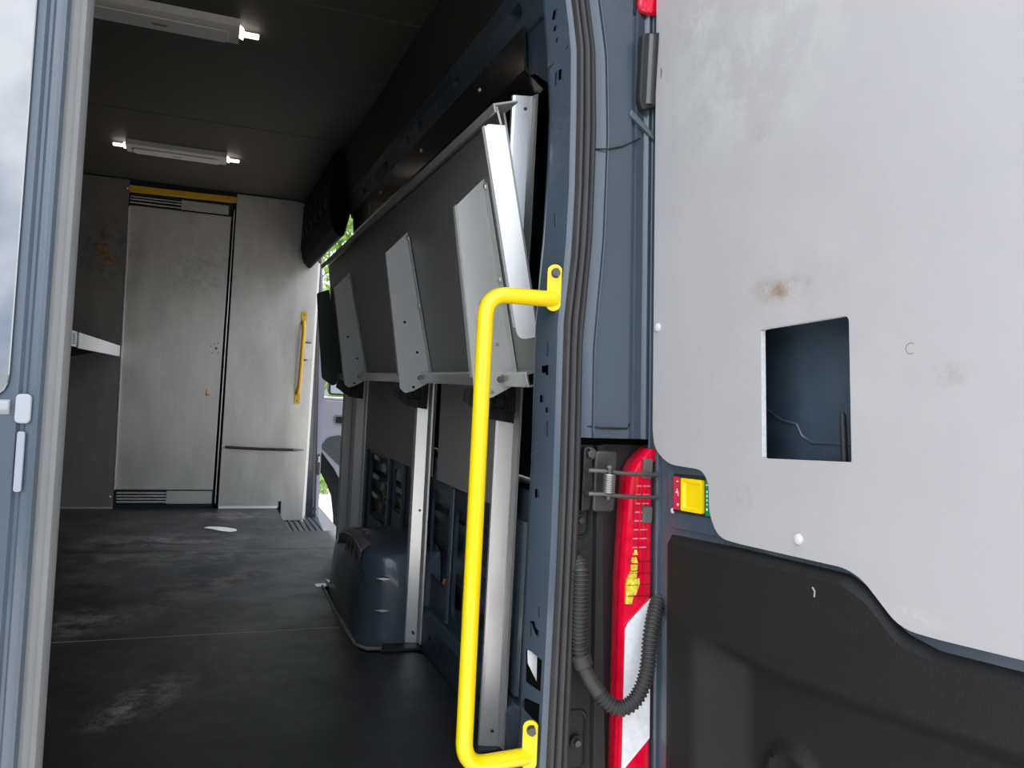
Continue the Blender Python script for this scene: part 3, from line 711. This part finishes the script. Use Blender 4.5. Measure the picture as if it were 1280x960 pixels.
# ------------------------------------------------------------------ wall panels on the right
up = part('upper_wall_panel', B().prism([(.812, .385, 1.640), (.820, .385, 1.545), (.868, .385, 1.508), (.872, .385, 1.512), (.826, .385, 1.55), (.816, .385, 1.640)], (0, 2.235, 0)).prism([(.868, .52, 1.508), (.882, .52, 1.13), (.886, .52, 1.13), (.872, .52, 1.512)], (0, 2.10, 0)), GLOSSB)
tag(up, 'glossy near-black wall panel above the folded shelf under the roof beam', 'panel')
b = B()
for y in (.724, 1.355, 2.041): b.dome((.816, y*.96, 1.600), (-1, 0, 0), .007, .006)
split_parts('panel_clip', b, BOLTL, up, smooth=True)
for y0, y1, lab in ((.47, 1.16, 'grey wall panel below the shelf beside the nearest upright rail'), (1.225, 2.52, 'dim grey wall panel below the shelf above the wheel arch')):
    p_ = part('lower_wall_panel', B().prism([(.886, y0, .535), (.886, y1, .535), (.886, y1, 1.12), (.886, y0, 1.12)], (.005, 0, 0)), GREYP, bevel=.001)
    tag(p_, lab, 'panel', 'grey lower wall panels')

# ------------------------------------------------------------------ upright aluminium rails
ALUD = mat('lightened_aluminium', (.74, .71, .67), .5, metal=.15, var=.06, vscale=30, stretch=(1, 1, .05))  # rail aluminium made paler and duller so the far pair look lit
def rail(y, ztop, lab, z0=.012):
    t = thing('support_rail', lab, 'rail', (.85, y, z0), 'upright aluminium rails on the right wall')
    pf = [(.816, y+.030), (.820, y+.036), (.826, y+.018), (.832, y+.004), (.856, y+.001), (.861, y-.010), (.8625, y-.022), (.868, y-.022), (.8675, y+.004), (.862, y+.007), (.836, y+.009), (.830, y+.024), (.826, y+.040), (.816, y+.040)]
    w = .010 if y < 2 else .003
    pf = [(.816, y+.016), (.818, y+.012), (.8235, y+w-.002), (.856, y-.002), (.860, y-.006), (.8625, y-.020), (.868, y-.021), (.868, y+.004), (.858, y+.010), (.833, y+.016), (.824, y+.020), (.818, y+.022)]
    part('extrusion', B().loft([[(a, b2, z) for a, b2 in pf] for z in (z0, ztop)], closed=True, caps=True), ALU if y < 2 else ALUD, t)
    b = B()
    for z in ((ztop-.03, ztop-.62) if ztop > 1.3 else (z0+.03, z0+.42)):
        b.dome((.848, y+.0025, z), (0, -1, 0), .0055, .003, 10)
    b.dome((.845, y+.0025, z0+.035), (0, -1, 0), .005, .003, 10)
    split_parts('screw', b, BOLT, t)
    return t
rail(.435, 1.507, 'tall aluminium rail nearest the rear pillar, its top showing above the shelf')
rail(1.195, 1.30, 'aluminium rail standing right beside the wheel arch')
rail(2.30, 1.30, 'pale aluminium rail behind the wheel arch, nearer of the close pair')
rail(2.62, 1.30, 'farthest aluminium rail, by the side door opening', z0=.002)
# foot bracket under the near rail; dark plate painted for the shaded recess by the arch
for y, x0, lab in ((.44, .80, 'dark foot bracket under the nearest aluminium rail'), (1.17, .735, 'dark plate painted for the shaded recess at the corner of the wheel arch')):
    p_ = part('foot_plate', B().prism([(x0, y-.02, .001), (.862, y-.02, .001), (.862, y+.05, .001), (x0+.02, y+.05, .001)], (0, 0, .010)), PLASTD, bevel=.003)
    tag(p_, lab, 'bracket', 'dark foot brackets')

# ------------------------------------------------------------------ folded shelf
def sx(z): return .812-.226*(z-.84)
def sp(y, z, d=0): return W((sx(z)-d*.975, y, z-d*.22))      # d = out into the aisle
fs = thing('folded_shelf', 'long aluminium shelf folded up against the right wall', 'shelf', (.812, 1.45, .83))
y0, y1 = .155, 2.72
zt = 1.358
part('shelf_panel', B().prism([sp(y0+.012, .845), sp(y0+.0, .90), sp(y0, zt), sp(y1-.22, zt), sp(y1+.1, .90), sp(y1+.1, .845)], (.004, 0, .001)), SHELFM, fs)
b = B().prism([sp(y0-.04, zt, .034), sp(y0-.04, zt+.006, .034), sp(y0-.04, zt+.010, -.018), sp(y0-.04, zt+.006, -.018), sp(y0-.04, zt+.002, .029), sp(y0-.04, zt-.010, .029), sp(y0-.04, zt-.010, .034)], (0, y1-y0-.18, 0))
part('top_lip', b, SHELFM, fs, bevel=.001)
b = B(); pq = [(0, .935, .001), (.0425, .935, .020), (.0425, 1.333, .001), (.034, 1.338, .0), (0, 1.334, .0)]
b.prism([sp(y0, z, d) for d, z in rpoly([(p[0], p[1], p[2]) for p in pq], .001)], (0, .0025, 0))
b.prism([sp(y0+.001, 1.336, .0425), sp(y0+.001, .96, .0425), sp(y0+.014, .96, .0425), sp(y0+.014, 1.336, .0425)], (.0015, 0, 0))
part('end_flange', b, ALUB, fs, label='bright end flange')
part('brace', B().cyl(sp(y0, 1.337, .008), sp(y0-.03, 1.362, .024), .0022, 8), ALUB, fs)
# hinge channel along the foot of the shelf
b = B().prism([sp(y0+.015, .842, .004), sp(y0+.015, .842, .030), sp(y0+.015, .868, .032), sp(y0+.015, .872, .028), sp(y0+.015, .872, .002), sp(y0+.015, .868, .002), sp(y0+.015, .866, .026), sp(y0+.015, .846, .026), sp(y0+.015, .846, .004)], (0, 2.55, 0))
part('hinge_channel', b, ALU, fs, bevel=.001)
def gusset(yg, dz=0., m=GUSS, w=1.):
    oz = [(0, .842), (0, 1.270), (.074*w, 1.218), (.095*w, .87), (.098*w, .838), (.085*w, .822), (.060*w, .824)]
    b = B().prism([sp(yg, z, d) for d, z in rpoly([(d, z, .004) for d, z in oz], .004, 3)], (0, .0025, 0))
    # flange on the shelf sheet and folded outer edge
    b.prism([sp(yg, .85, .002), sp(yg, 1.262, .002), sp(yg-.020, 1.255, .002), sp(yg-.020, .86, .002)], (-.0025, 0, -.0005))
    b.prism([sp(yg, 1.222, .072*w), sp(yg, .872, .0955*w), sp(yg+.02, .872, .0955*w), sp(yg+.02, 1.222, .072*w)], (.002, 0, 0))
    gp = part('gusset', b, m, fs, bevel=.0008)
    b = B()
    for z in (1.250, 1.06, .868): b.dome(sp(yg-.010, z, .004), (-1, 0, -.22), .0075, .006, 12)
    split_parts('bolt', b, BOLTL, gp, smooth=True)
    b = B()
    for d, z in ((.052, 1.02), (.030, .93), (.058*w, .835)): b.cyl(sp(yg-.001, z, d), sp(yg+.001, z, d), .0042, 10)
    split_parts('fixing_hole', b, BLACK if yg > .5 else BOLTL, gp)
    # folded sheet lip near the hinge, with a pivot bolt
    b = B().cyl(sp(yg-.012, .858, .036), sp(yg+.004, .858, .036), .007, 12)
    part('pivot', b, BOLT, gp, smooth=True)
    return gp
for yg in (.31, 1.0, 2.0): gusset(yg)
b = B().prism([sp(2.60, z, d) for d, z in rpoly([(0, .842), (0, 1.26), (.06, 1.25), (.075, 1.13), (.105, .86), (.06, .815)], .01, 3)], (0, .006, 0))
part('far_end_plate', b, mat('dark_green_black_plate', (.02, .028, .022), .4), fs, bevel=.001, label='near-black far end plate')
for yb in (.395, 1.155, 2.26):
    oz = [(.016, .842), (.086, .826), (.088, .80), (.062, .782), (.030, .762), (-.030, .754), (-.032, .842)]
    b = B().prism([(.812-d, yb, z) for d, z in oz], (0, .012, 0))
    for d, za, zb2 in ((.03, .768, .84), (.060, .785, .83), (-.005, .758, .842), (-.022, .756, .842)): b.box(.812-d-.0015, .812-d+.0015, yb-.012, yb+.001, za, zb2)
    for z, d0, d1 in ((.808, .080, -.030), (.783, .060, -.030)): b.box(.812-d0, .812-d1, yb-.012, yb+.001, z-.0015, z+.0015)
    hb = part('hinge_bracket', b, PLAST, fs, label='black ribbed hinge bracket')
    part('pivot_boss', B().cyl((.802, yb-.016, .802), (.802, yb, .802), .010, 14).cyl((.802, yb-.018, .802), (.802, yb, .802), .0045, 10), PLASTD, hb, smooth=True)

# ------------------------------------------------------------------ bulkhead
YB = 4.03
wb = struct(part('wall_front', B().box(-.95, .80, 4.10, 4.13, -.1, 2.0), PAINTD))
lpn = thing('bulkhead_panel', 'dim scuffed sheet metal bulkhead panel left of the sliding partition door', 'panel', (-.6, YB, 0))
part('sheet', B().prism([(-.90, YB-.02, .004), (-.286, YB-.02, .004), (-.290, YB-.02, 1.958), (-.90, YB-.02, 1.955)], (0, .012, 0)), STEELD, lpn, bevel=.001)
part('edge_strip', B().prism([(-.284, YB-.022, .112), (-.279, YB-.022, .112), (-.283, YB-.022, 1.80), (-.288, YB-.022, 1.80)], (0, .05, 0)), ALU, lpn)
part('foot_strip', B().box(-.90, -.287, YB-.026, YB-.02, .002, .012), ALU, lpn)
b = B().dome((-.302, YB-.02, .072), (0, -1, 0), .007, .005).dome((-.300, YB-.02, 1.905), (0, -1, 0), .007, .005)
split_parts('screw', b, BOLTL, lpn, smooth=True)
rp = thing('bulkhead_panel', 'bright scuffed sheet metal bulkhead panel right of the partition door, beside the side opening', 'panel', (.56, YB, 0))
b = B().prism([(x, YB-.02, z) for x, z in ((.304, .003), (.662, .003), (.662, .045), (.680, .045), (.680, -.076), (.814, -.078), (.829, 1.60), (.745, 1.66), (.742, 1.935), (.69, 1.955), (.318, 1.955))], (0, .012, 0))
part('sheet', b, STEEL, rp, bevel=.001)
part('foot_strip', B().box(.306, .655, YB-.026, YB-.02, .001, .014), ALUB, rp)
part('side_return', B().prism([(.816, YB-.012, -.06), (.836, YB+.03, -.06), (.848, YB+.03, 1.58), (.830, YB-.012, 1.58)], (.002, 0, 0)), mat('pale_return', (.50, .50, .44), .5), rp)
b = B()
for x, z in ((.335, 1.93), (.72, 1.90), (.70, 1.78)): b.dome((x, YB-.02, z), (0, -1, 0), .006, .004)
split_parts('screw', b, BOLTL, rp, smooth=True)
sd = thing('partition_door', 'sheet metal sliding door between the two bulkhead panels', 'door', (0, YB+.02, 0))
part('door_leaf', B().prism([(-.283, YB, .112), (.268, YB, .112), (.290, YB, 1.812), (.02, YB, 1.812), (-.283, YB, 1.812)], (0, .02, 0)), STEEL, sd, bevel=.002)
part('top_track', B().box(-.285, .295, YB+.012, YB+.04, 1.81, 1.895), PLASTD, sd)
b = B()
for z in (1.826, 1.846, 1.862): b.box(-.283, .0, YB, YB+.012, z, z+.007)
split_parts('track_bar', b, ALU, sd)
part('top_plate', B().box(.0, .272, YB-.004, YB+.012, 1.822, 1.878), mat('light_track_plate', (.46, .45, .42), .45, metal=.3, var=.06), sd, bevel=.001)
b = B().box(-.270, .02, YB+.012, YB+.04, .02, .108)
part('bottom_track', b, PLASTD, sd)
b = B()
for z in (.034, .052, .070, .088): b.box(-.270, .005, YB, YB+.012, z, z+.009)
split_parts('track_bar', b, ALU, sd)
part('bottom_plate', B().box(.005, .265, YB-.004, YB+.014, .028, .105), mat('light_track_plate_low', (.46, .45, .42), .45, metal=.3, var=.06), sd, bevel=.001)
part('jamb_strip', B().prism([(.283, YB+.002, .03), (.289, YB+.002, .03), (.309, YB+.002, 1.86), (.303, YB+.002, 1.86)], (0, .03, 0)), ALU, sd)
part('jamb_gap', B().prism([(.272, YB+.03, .0), (.302, YB+.03, .0), (.318, YB+.03, 1.90), (.288, YB+.03, 1.90)], (0, .01, 0)), BLACK, sd)
b = B()
for dx, dz in ((0, 0), (-.012, .025), (.010, .032), (.012, -.03), (-.02, -.03), (-.03, .01)): b.cyl((.243+dx, YB-.0015, .99+dz), (.243+dx, YB+.002, .99+dz), .004 if dx else .008, 10)
split_parts('rivet_hole', b, BOLT, sd)
b = B().box(.196, .205, YB-.0015, YB+.001, .695, .735).box(.196, .222, YB-.0015, YB+.001, .695, .705)
ym = part('tape_mark', b, YELD, sd, label='small yellow tape mark')
ys = part('yellow_header_strip', B().prism([(-.290, YB-.018, 1.890), (.317, YB-.018, 1.900), (.317, YB-.018, 1.936), (-.290, YB-.018, 1.928)], (0, .03, 0)), YELD, bevel=.002)
tag(ys, 'dull yellow strip across the top of the partition doorway', 'strip')
st = part('torn_sticker', B().prism([(x, YB-.022, z) for x, z in rpoly([(-.45, 1.54), (-.42, 1.56), (-.385, 1.535), (-.37, 1.48), (-.345, 1.455), (-.385, 1.43), (-.415, 1.46), (-.43, 1.51)], .008, 2)], (0, .0015, 0)), mat('torn_orange_sticker', (.24, .13, .06), .7, var=.6, vscale=30))
tag(st, 'torn orange-brown sticker remains on the dim left bulkhead panel', 'sticker')
b = B().prism([(-.60, YB-.0215, 1.285), (-.315, YB-.0215, 1.278), (-.315, YB-.0215, 1.312), (-.60, YB-.0215, 1.318)], (0, .001, 0))
tp = part('tape_strip', b, mat('brown_tape', (.19, .165, .12), .6, var=.2)); tag(tp, 'horizontal strip of brownish tape across the dim left bulkhead panel', 'tape')
# elastic cord
ec = thing('elastic_cord', 'black elastic cord stretched across the right bulkhead panel', 'cord', (.54, YB-.03, .37))
part('cord', B().tube([(.312, YB-.030, .383), (.42, YB-.034, .379), (.54, YB-.035, .375), (.65, YB-.034, .374), (.745, YB-.030, .374)], .0085, 10), PLASTD, ec, smooth=True)
part('clip', B().box(.305, .325, YB-.038, YB-.02, .374, .392), BOLTL, ec, bevel=.002)
part('hook', B().tube([(.735, YB-.030, .374), (.775, YB-.030, .374), (.802, YB-.028, .374)], [.010, .005, .003], 8), BOLT, ec, smooth=True)
# small yellow pull handle
yh = thing('pull_handle', 'slim yellow pull handle upright on the right bulkhead panel', 'handle', (.75, YB-.03, .68))
part('grip', B().tube(arc([(.758, YB-.028, 1.195), (.758, YB-.075, 1.150), (.748, YB-.075, .785), (.744, YB-.028, .735)], .03), .0125, 12), YELD, yh, smooth=True)
for x, z in ((.760, 1.215), (.744, .71)):
    p_ = part('end_plate', B().prism([(x+a, YB-.0205, z+c_) for a, c_ in rrect(-.017, .017, -.042, .042, .005)], (0, -.006, 0)), YELD, yh, bevel=.001)
    split_parts('screw', B().dome((x, YB-.0265, z+(.022 if z > 1 else -.022)), (0, -1, 0), .005, .003), BOLT, p_)
lb = thing('latch_plate', 'pale latch plate on the panel edge behind the pull handle', 'latch', (.80, YB-.024, 1.0))
part('plate', B().box(.772, .815, YB-.028, YB-.0205, .955, 1.06), RIVET, lb, bevel=.002)
split_parts('catch', B().box(.776, .812, YB-.034, YB-.026, 1.058, 1.066).box(.770, .790, YB-.034, YB-.026, .945, .953), BOLT, lb)

# left shelf, folded down
ls = thing('lowered_shelf', 'pale edged shelf folded down along the left wall', 'shelf', (-.6, 3.0, .93))
part('shelf_board', B().box(-.90, -.293, 1.2, 3.97, .948, .954), SHELFM, ls)
for y0_, y1_ in ((1.2, 2.27), (2.33, 3.97)):
    part('front_lip', B().box(-.294, -.288, y0_, y1_, .905 if y1_ > 3 else .908, .968), ALUB, ls, bevel=.001)
b = B()
for k in range(6): b.box(-.2885, -.2865, 2.16+.0, 2.22, .918+.007*k, .921+.007*k)
split_parts('slot_mark', b, PENCIL, ls)
b = B()
for y in (1.8, 2.7, 3.6): b.prism([(-.90, y, .945), (-.33, y, .945), (-.33, y, .925), (-.90, y, .78)], (0, .004, 0))
split_parts('support_arm', b, PLAST, ls)

# ------------------------------------------------------------------ roof lights
def light(y, lab):
    t = thing('ceiling_light', lab, 'lamp', (0, y, 1.965), 'roof lights')
    b = B().loft([[(x, y+a, z) for a, z in ((-.075, 1.963), (-.070, 1.940), (-.055, 1.932), (.055, 1.932), (.070, 1.940), (.075, 1.963))] for x in (-.236, -.232, .232, .236)], caps=True)
    part('housing', b, LIGHTH, t, smooth=True)
    part('cover', B().prism([(a, y+c_, 1.931) for a, c_ in rrect(-.205, .205, -.048, .048, .02)], (0, 0, -.006)), mat('lamp_cover', (.62, .60, .57), .35, var=.03), t, bevel=.004)
    part('name_mark', B().prism([(a, y+c_, 1.9248) for a, c_ in rrect(-.025, .02, -.008, .008, .006)], (0, 0, -.0006)), mat('faded_red_mark', (.30, .20, .18), .6), t)
    for s in (-1, 1):
        b = B().prism([(s*.236, y-.045, 1.958), (s*.236, y+.035, 1.958), (s*.250, y+.030, 1.950), (s*.250, y-.040, 1.950)], (0, 0, -.014))
        b.box(min(s*.248, s*.298), max(s*.248, s*.298), y-.012, y+.012, 1.940, 1.952)
        part('lit_end', b, LAMPE, t, bevel=.003, label='glowing end cap')
    return t
light(1.50, 'roof light nearest the rear door, cut by the photo top')
light(3.17, 'farther roof light before the bulkhead')

# paper scrap
pp = B().prism([(x, y, .0015) for x, y in rpoly([(.22, 3.33), (.25, 3.37), (.33, 3.345), (.385, 3.285), (.39, 3.235), (.35, 3.205), (.30, 3.24), (.26, 3.30)], .015, 3)], (0, 0, .002))
o = part('paper_scrap', pp, PAPER); tag(o, 'white paper scrap lying on the dark floor before the bulkhead', 'paper')
o = part('floor_bracket', B().box(.645, .70, 1.985, 2.03, .0, .004).box(.69, .70, 1.985, 2.03, .0, .02), BOLTL, bevel=.001); tag(o, 'small metal plate on the floor behind the wheel arch', 'bracket')

# ------------------------------------------------------------------ side door opening, pillars, cab door
hd = part('door_header', B().prism([(.775, 2.72, 1.97), (.72, 2.72, 1.93), (.715, 2.72, 1.66), (.735, 2.72, 1.575), (.775, 2.72, 1.532), (.795, 2.72, 1.55), (.82, 2.72, 1.66), (.90, 2.72, 1.78), (1.0, 2.72, 1.90), (1.0, 2.72, 1.97)], (0, 1.31, 0)), mat('matt_black_header', (.0045, .0045, .0045), .75, spec=.2), wr, bevel=.012, seg=3)
hd2 = B()
for k in range(6):
    y = 2.85+k*.2; hd2.cyl((.716, y, 1.80), (.705, y, 1.80), .018, 10).box(.708, .72, y-.05, y+.03, 1.70, 1.735)
split_parts('runner_track', hd2, PLASTD, hd, smooth=True)
b = B().loft([[(interp([(-.13, .887), (1.6, .843)], z), 4.14, z), (interp([(-.13, .893), (1.6, .849)], z), 4.115, z), (interp([(-.13, .905), (1.6, .862)], z), 4.12, z), (interp([(-.13, .908), (1.6, .863)], z), 4.16, z)] for z in (-.14, .3, .8, 1.2, 1.63)], closed=True, caps=True)
bp_ = struct(part('trim_3', B().loft([[(interp([(-.13, .906), (1.6, .855)], z), 4.14, z), (interp([(-.13, .918), (1.6, .862)], z), 4.13, z), (interp([(-.15, .935), (.855, .934), (1.6, .872)], z), 4.16, z), (interp([(-.15, .935), (.855, .934), (1.6, .872)], z), 4.26, z), (.85, 4.26, z)] for z in (-.16, .1, .3, .5, .855, 1.2, 1.65)], closed=True, caps=True), PAINTL, bevel=.004))
part('pillar_seal', b, RUBBER, bp_, smooth=True)
part('striker', B().prism([(a, 4.128, c_) for a, c_ in rrect(.908, .925, .20, .34, .008)], (0, -.006, 0)), RUBBER, bp_, bevel=.002)
part('striker_plate', B().box(.912, .921, 4.118, 4.123, .285, .325), BOLTL, bp_)
b = B()
for z in (-.02, -.06): b.cyl((.905, 4.132, z), (.905, 4.10, z), .009, 10)
split_parts('stop_buffer', b, RUBBER, bp_)
cp = struct(part('trim_4', B().loft([[(.872, 2.70, z), (.872, 2.76, z), (.90, 2.80, z), (1.0, 2.80, z), (1.0, 2.70, z)] for z in (-.14, .3, .8, 1.2, 1.62)], closed=True, caps=True), PLASTD, bevel=.006))
# sill of the side opening
struct(part('trim_5', B().box(.60, 1.02, 3.22, 5.6, -.35, -.16), PLASTD))
cdr = thing('cab_door', 'open front cab door with grey trim seen through the side opening', 'door', (1.1, 5.5, -.3))
def cy(x): return 5.62-(x-1.08)*.45
def cq(pts, off=0): return [(x, cy(x)+off, z) for x, z in pts]
sh = rpoly([(1.10, .68), (1.10, .10), (1.16, .0), (1.22, -.13), (1.245, -.30), (1.26, -.52), (2.05, -.52), (2.05, .68)], .02)
part('door_shell', B().prism(cq(sh), (.03, .07, 0)), PLASTD, cdr, bevel=.004)
tr = rpoly([(1.095, .66), (1.105, .27), (1.16, .195), (1.24, .09), (1.32, -.06), (1.40, -.30), (2.0, -.30), (2.0, .66)], .02)
part('trim_panel', B().prism(cq(tr, -.004), (-.010, -.03, 0)), CABP, cdr, bevel=.006)
pk_ = rpoly([(1.115, .27), (1.17, .355), (1.25, .375), (1.9, .37), (1.9, .0), (1.36, .06), (1.26, .13)], .03)
part('door_pocket', B().prism(cq(pk_, -.036), (-.003, -.008, 0)), CABD, cdr, bevel=.003)
hp_ = rrect(1.205, 1.36, .46, .545, .02)
part('release_bezel', B().prism(cq(hp_, -.036), (-.003, -.008, 0)), mat('silver_bezel', (.5, .5, .52), .3, metal=.6), cdr, bevel=.003)
part('release_handle', B().prism(cq(rrect(1.222, 1.35, .475, .53, .015), -.045), (-.003, -.006, 0)), PLASTD, cdr, bevel=.002)
b = B().tube(cq([(1.10, .67), (1.105, 1.05), (1.30, 1.40), (2.0, 1.45)]), .022, 8)
b.tube(cq([(1.10, .67), (2.0, .67)]), .02, 8)
part('window_frame', b, CABP, cdr, smooth=True)
mr_ = part('wing_mirror', B().prism([(x, 5.86, z) for x, z in rrect(1.20, 1.42, .70, 1.02, .04)], (0, .10, 0)), PLASTD, cdr, bevel=.02)
part('mirror_glass', B().prism([(x, 5.858, z) for x, z in rrect(1.215, 1.405, .715, .80, .02)], (0, -.004, 0)), MIRR, mr_)
part('mirror_arm', B().tube([(1.40, 5.90, .75), (1.52, 5.75, .70), (1.55, 5.50, .67)], .025, 8), PLASTD, mr_, smooth=True)
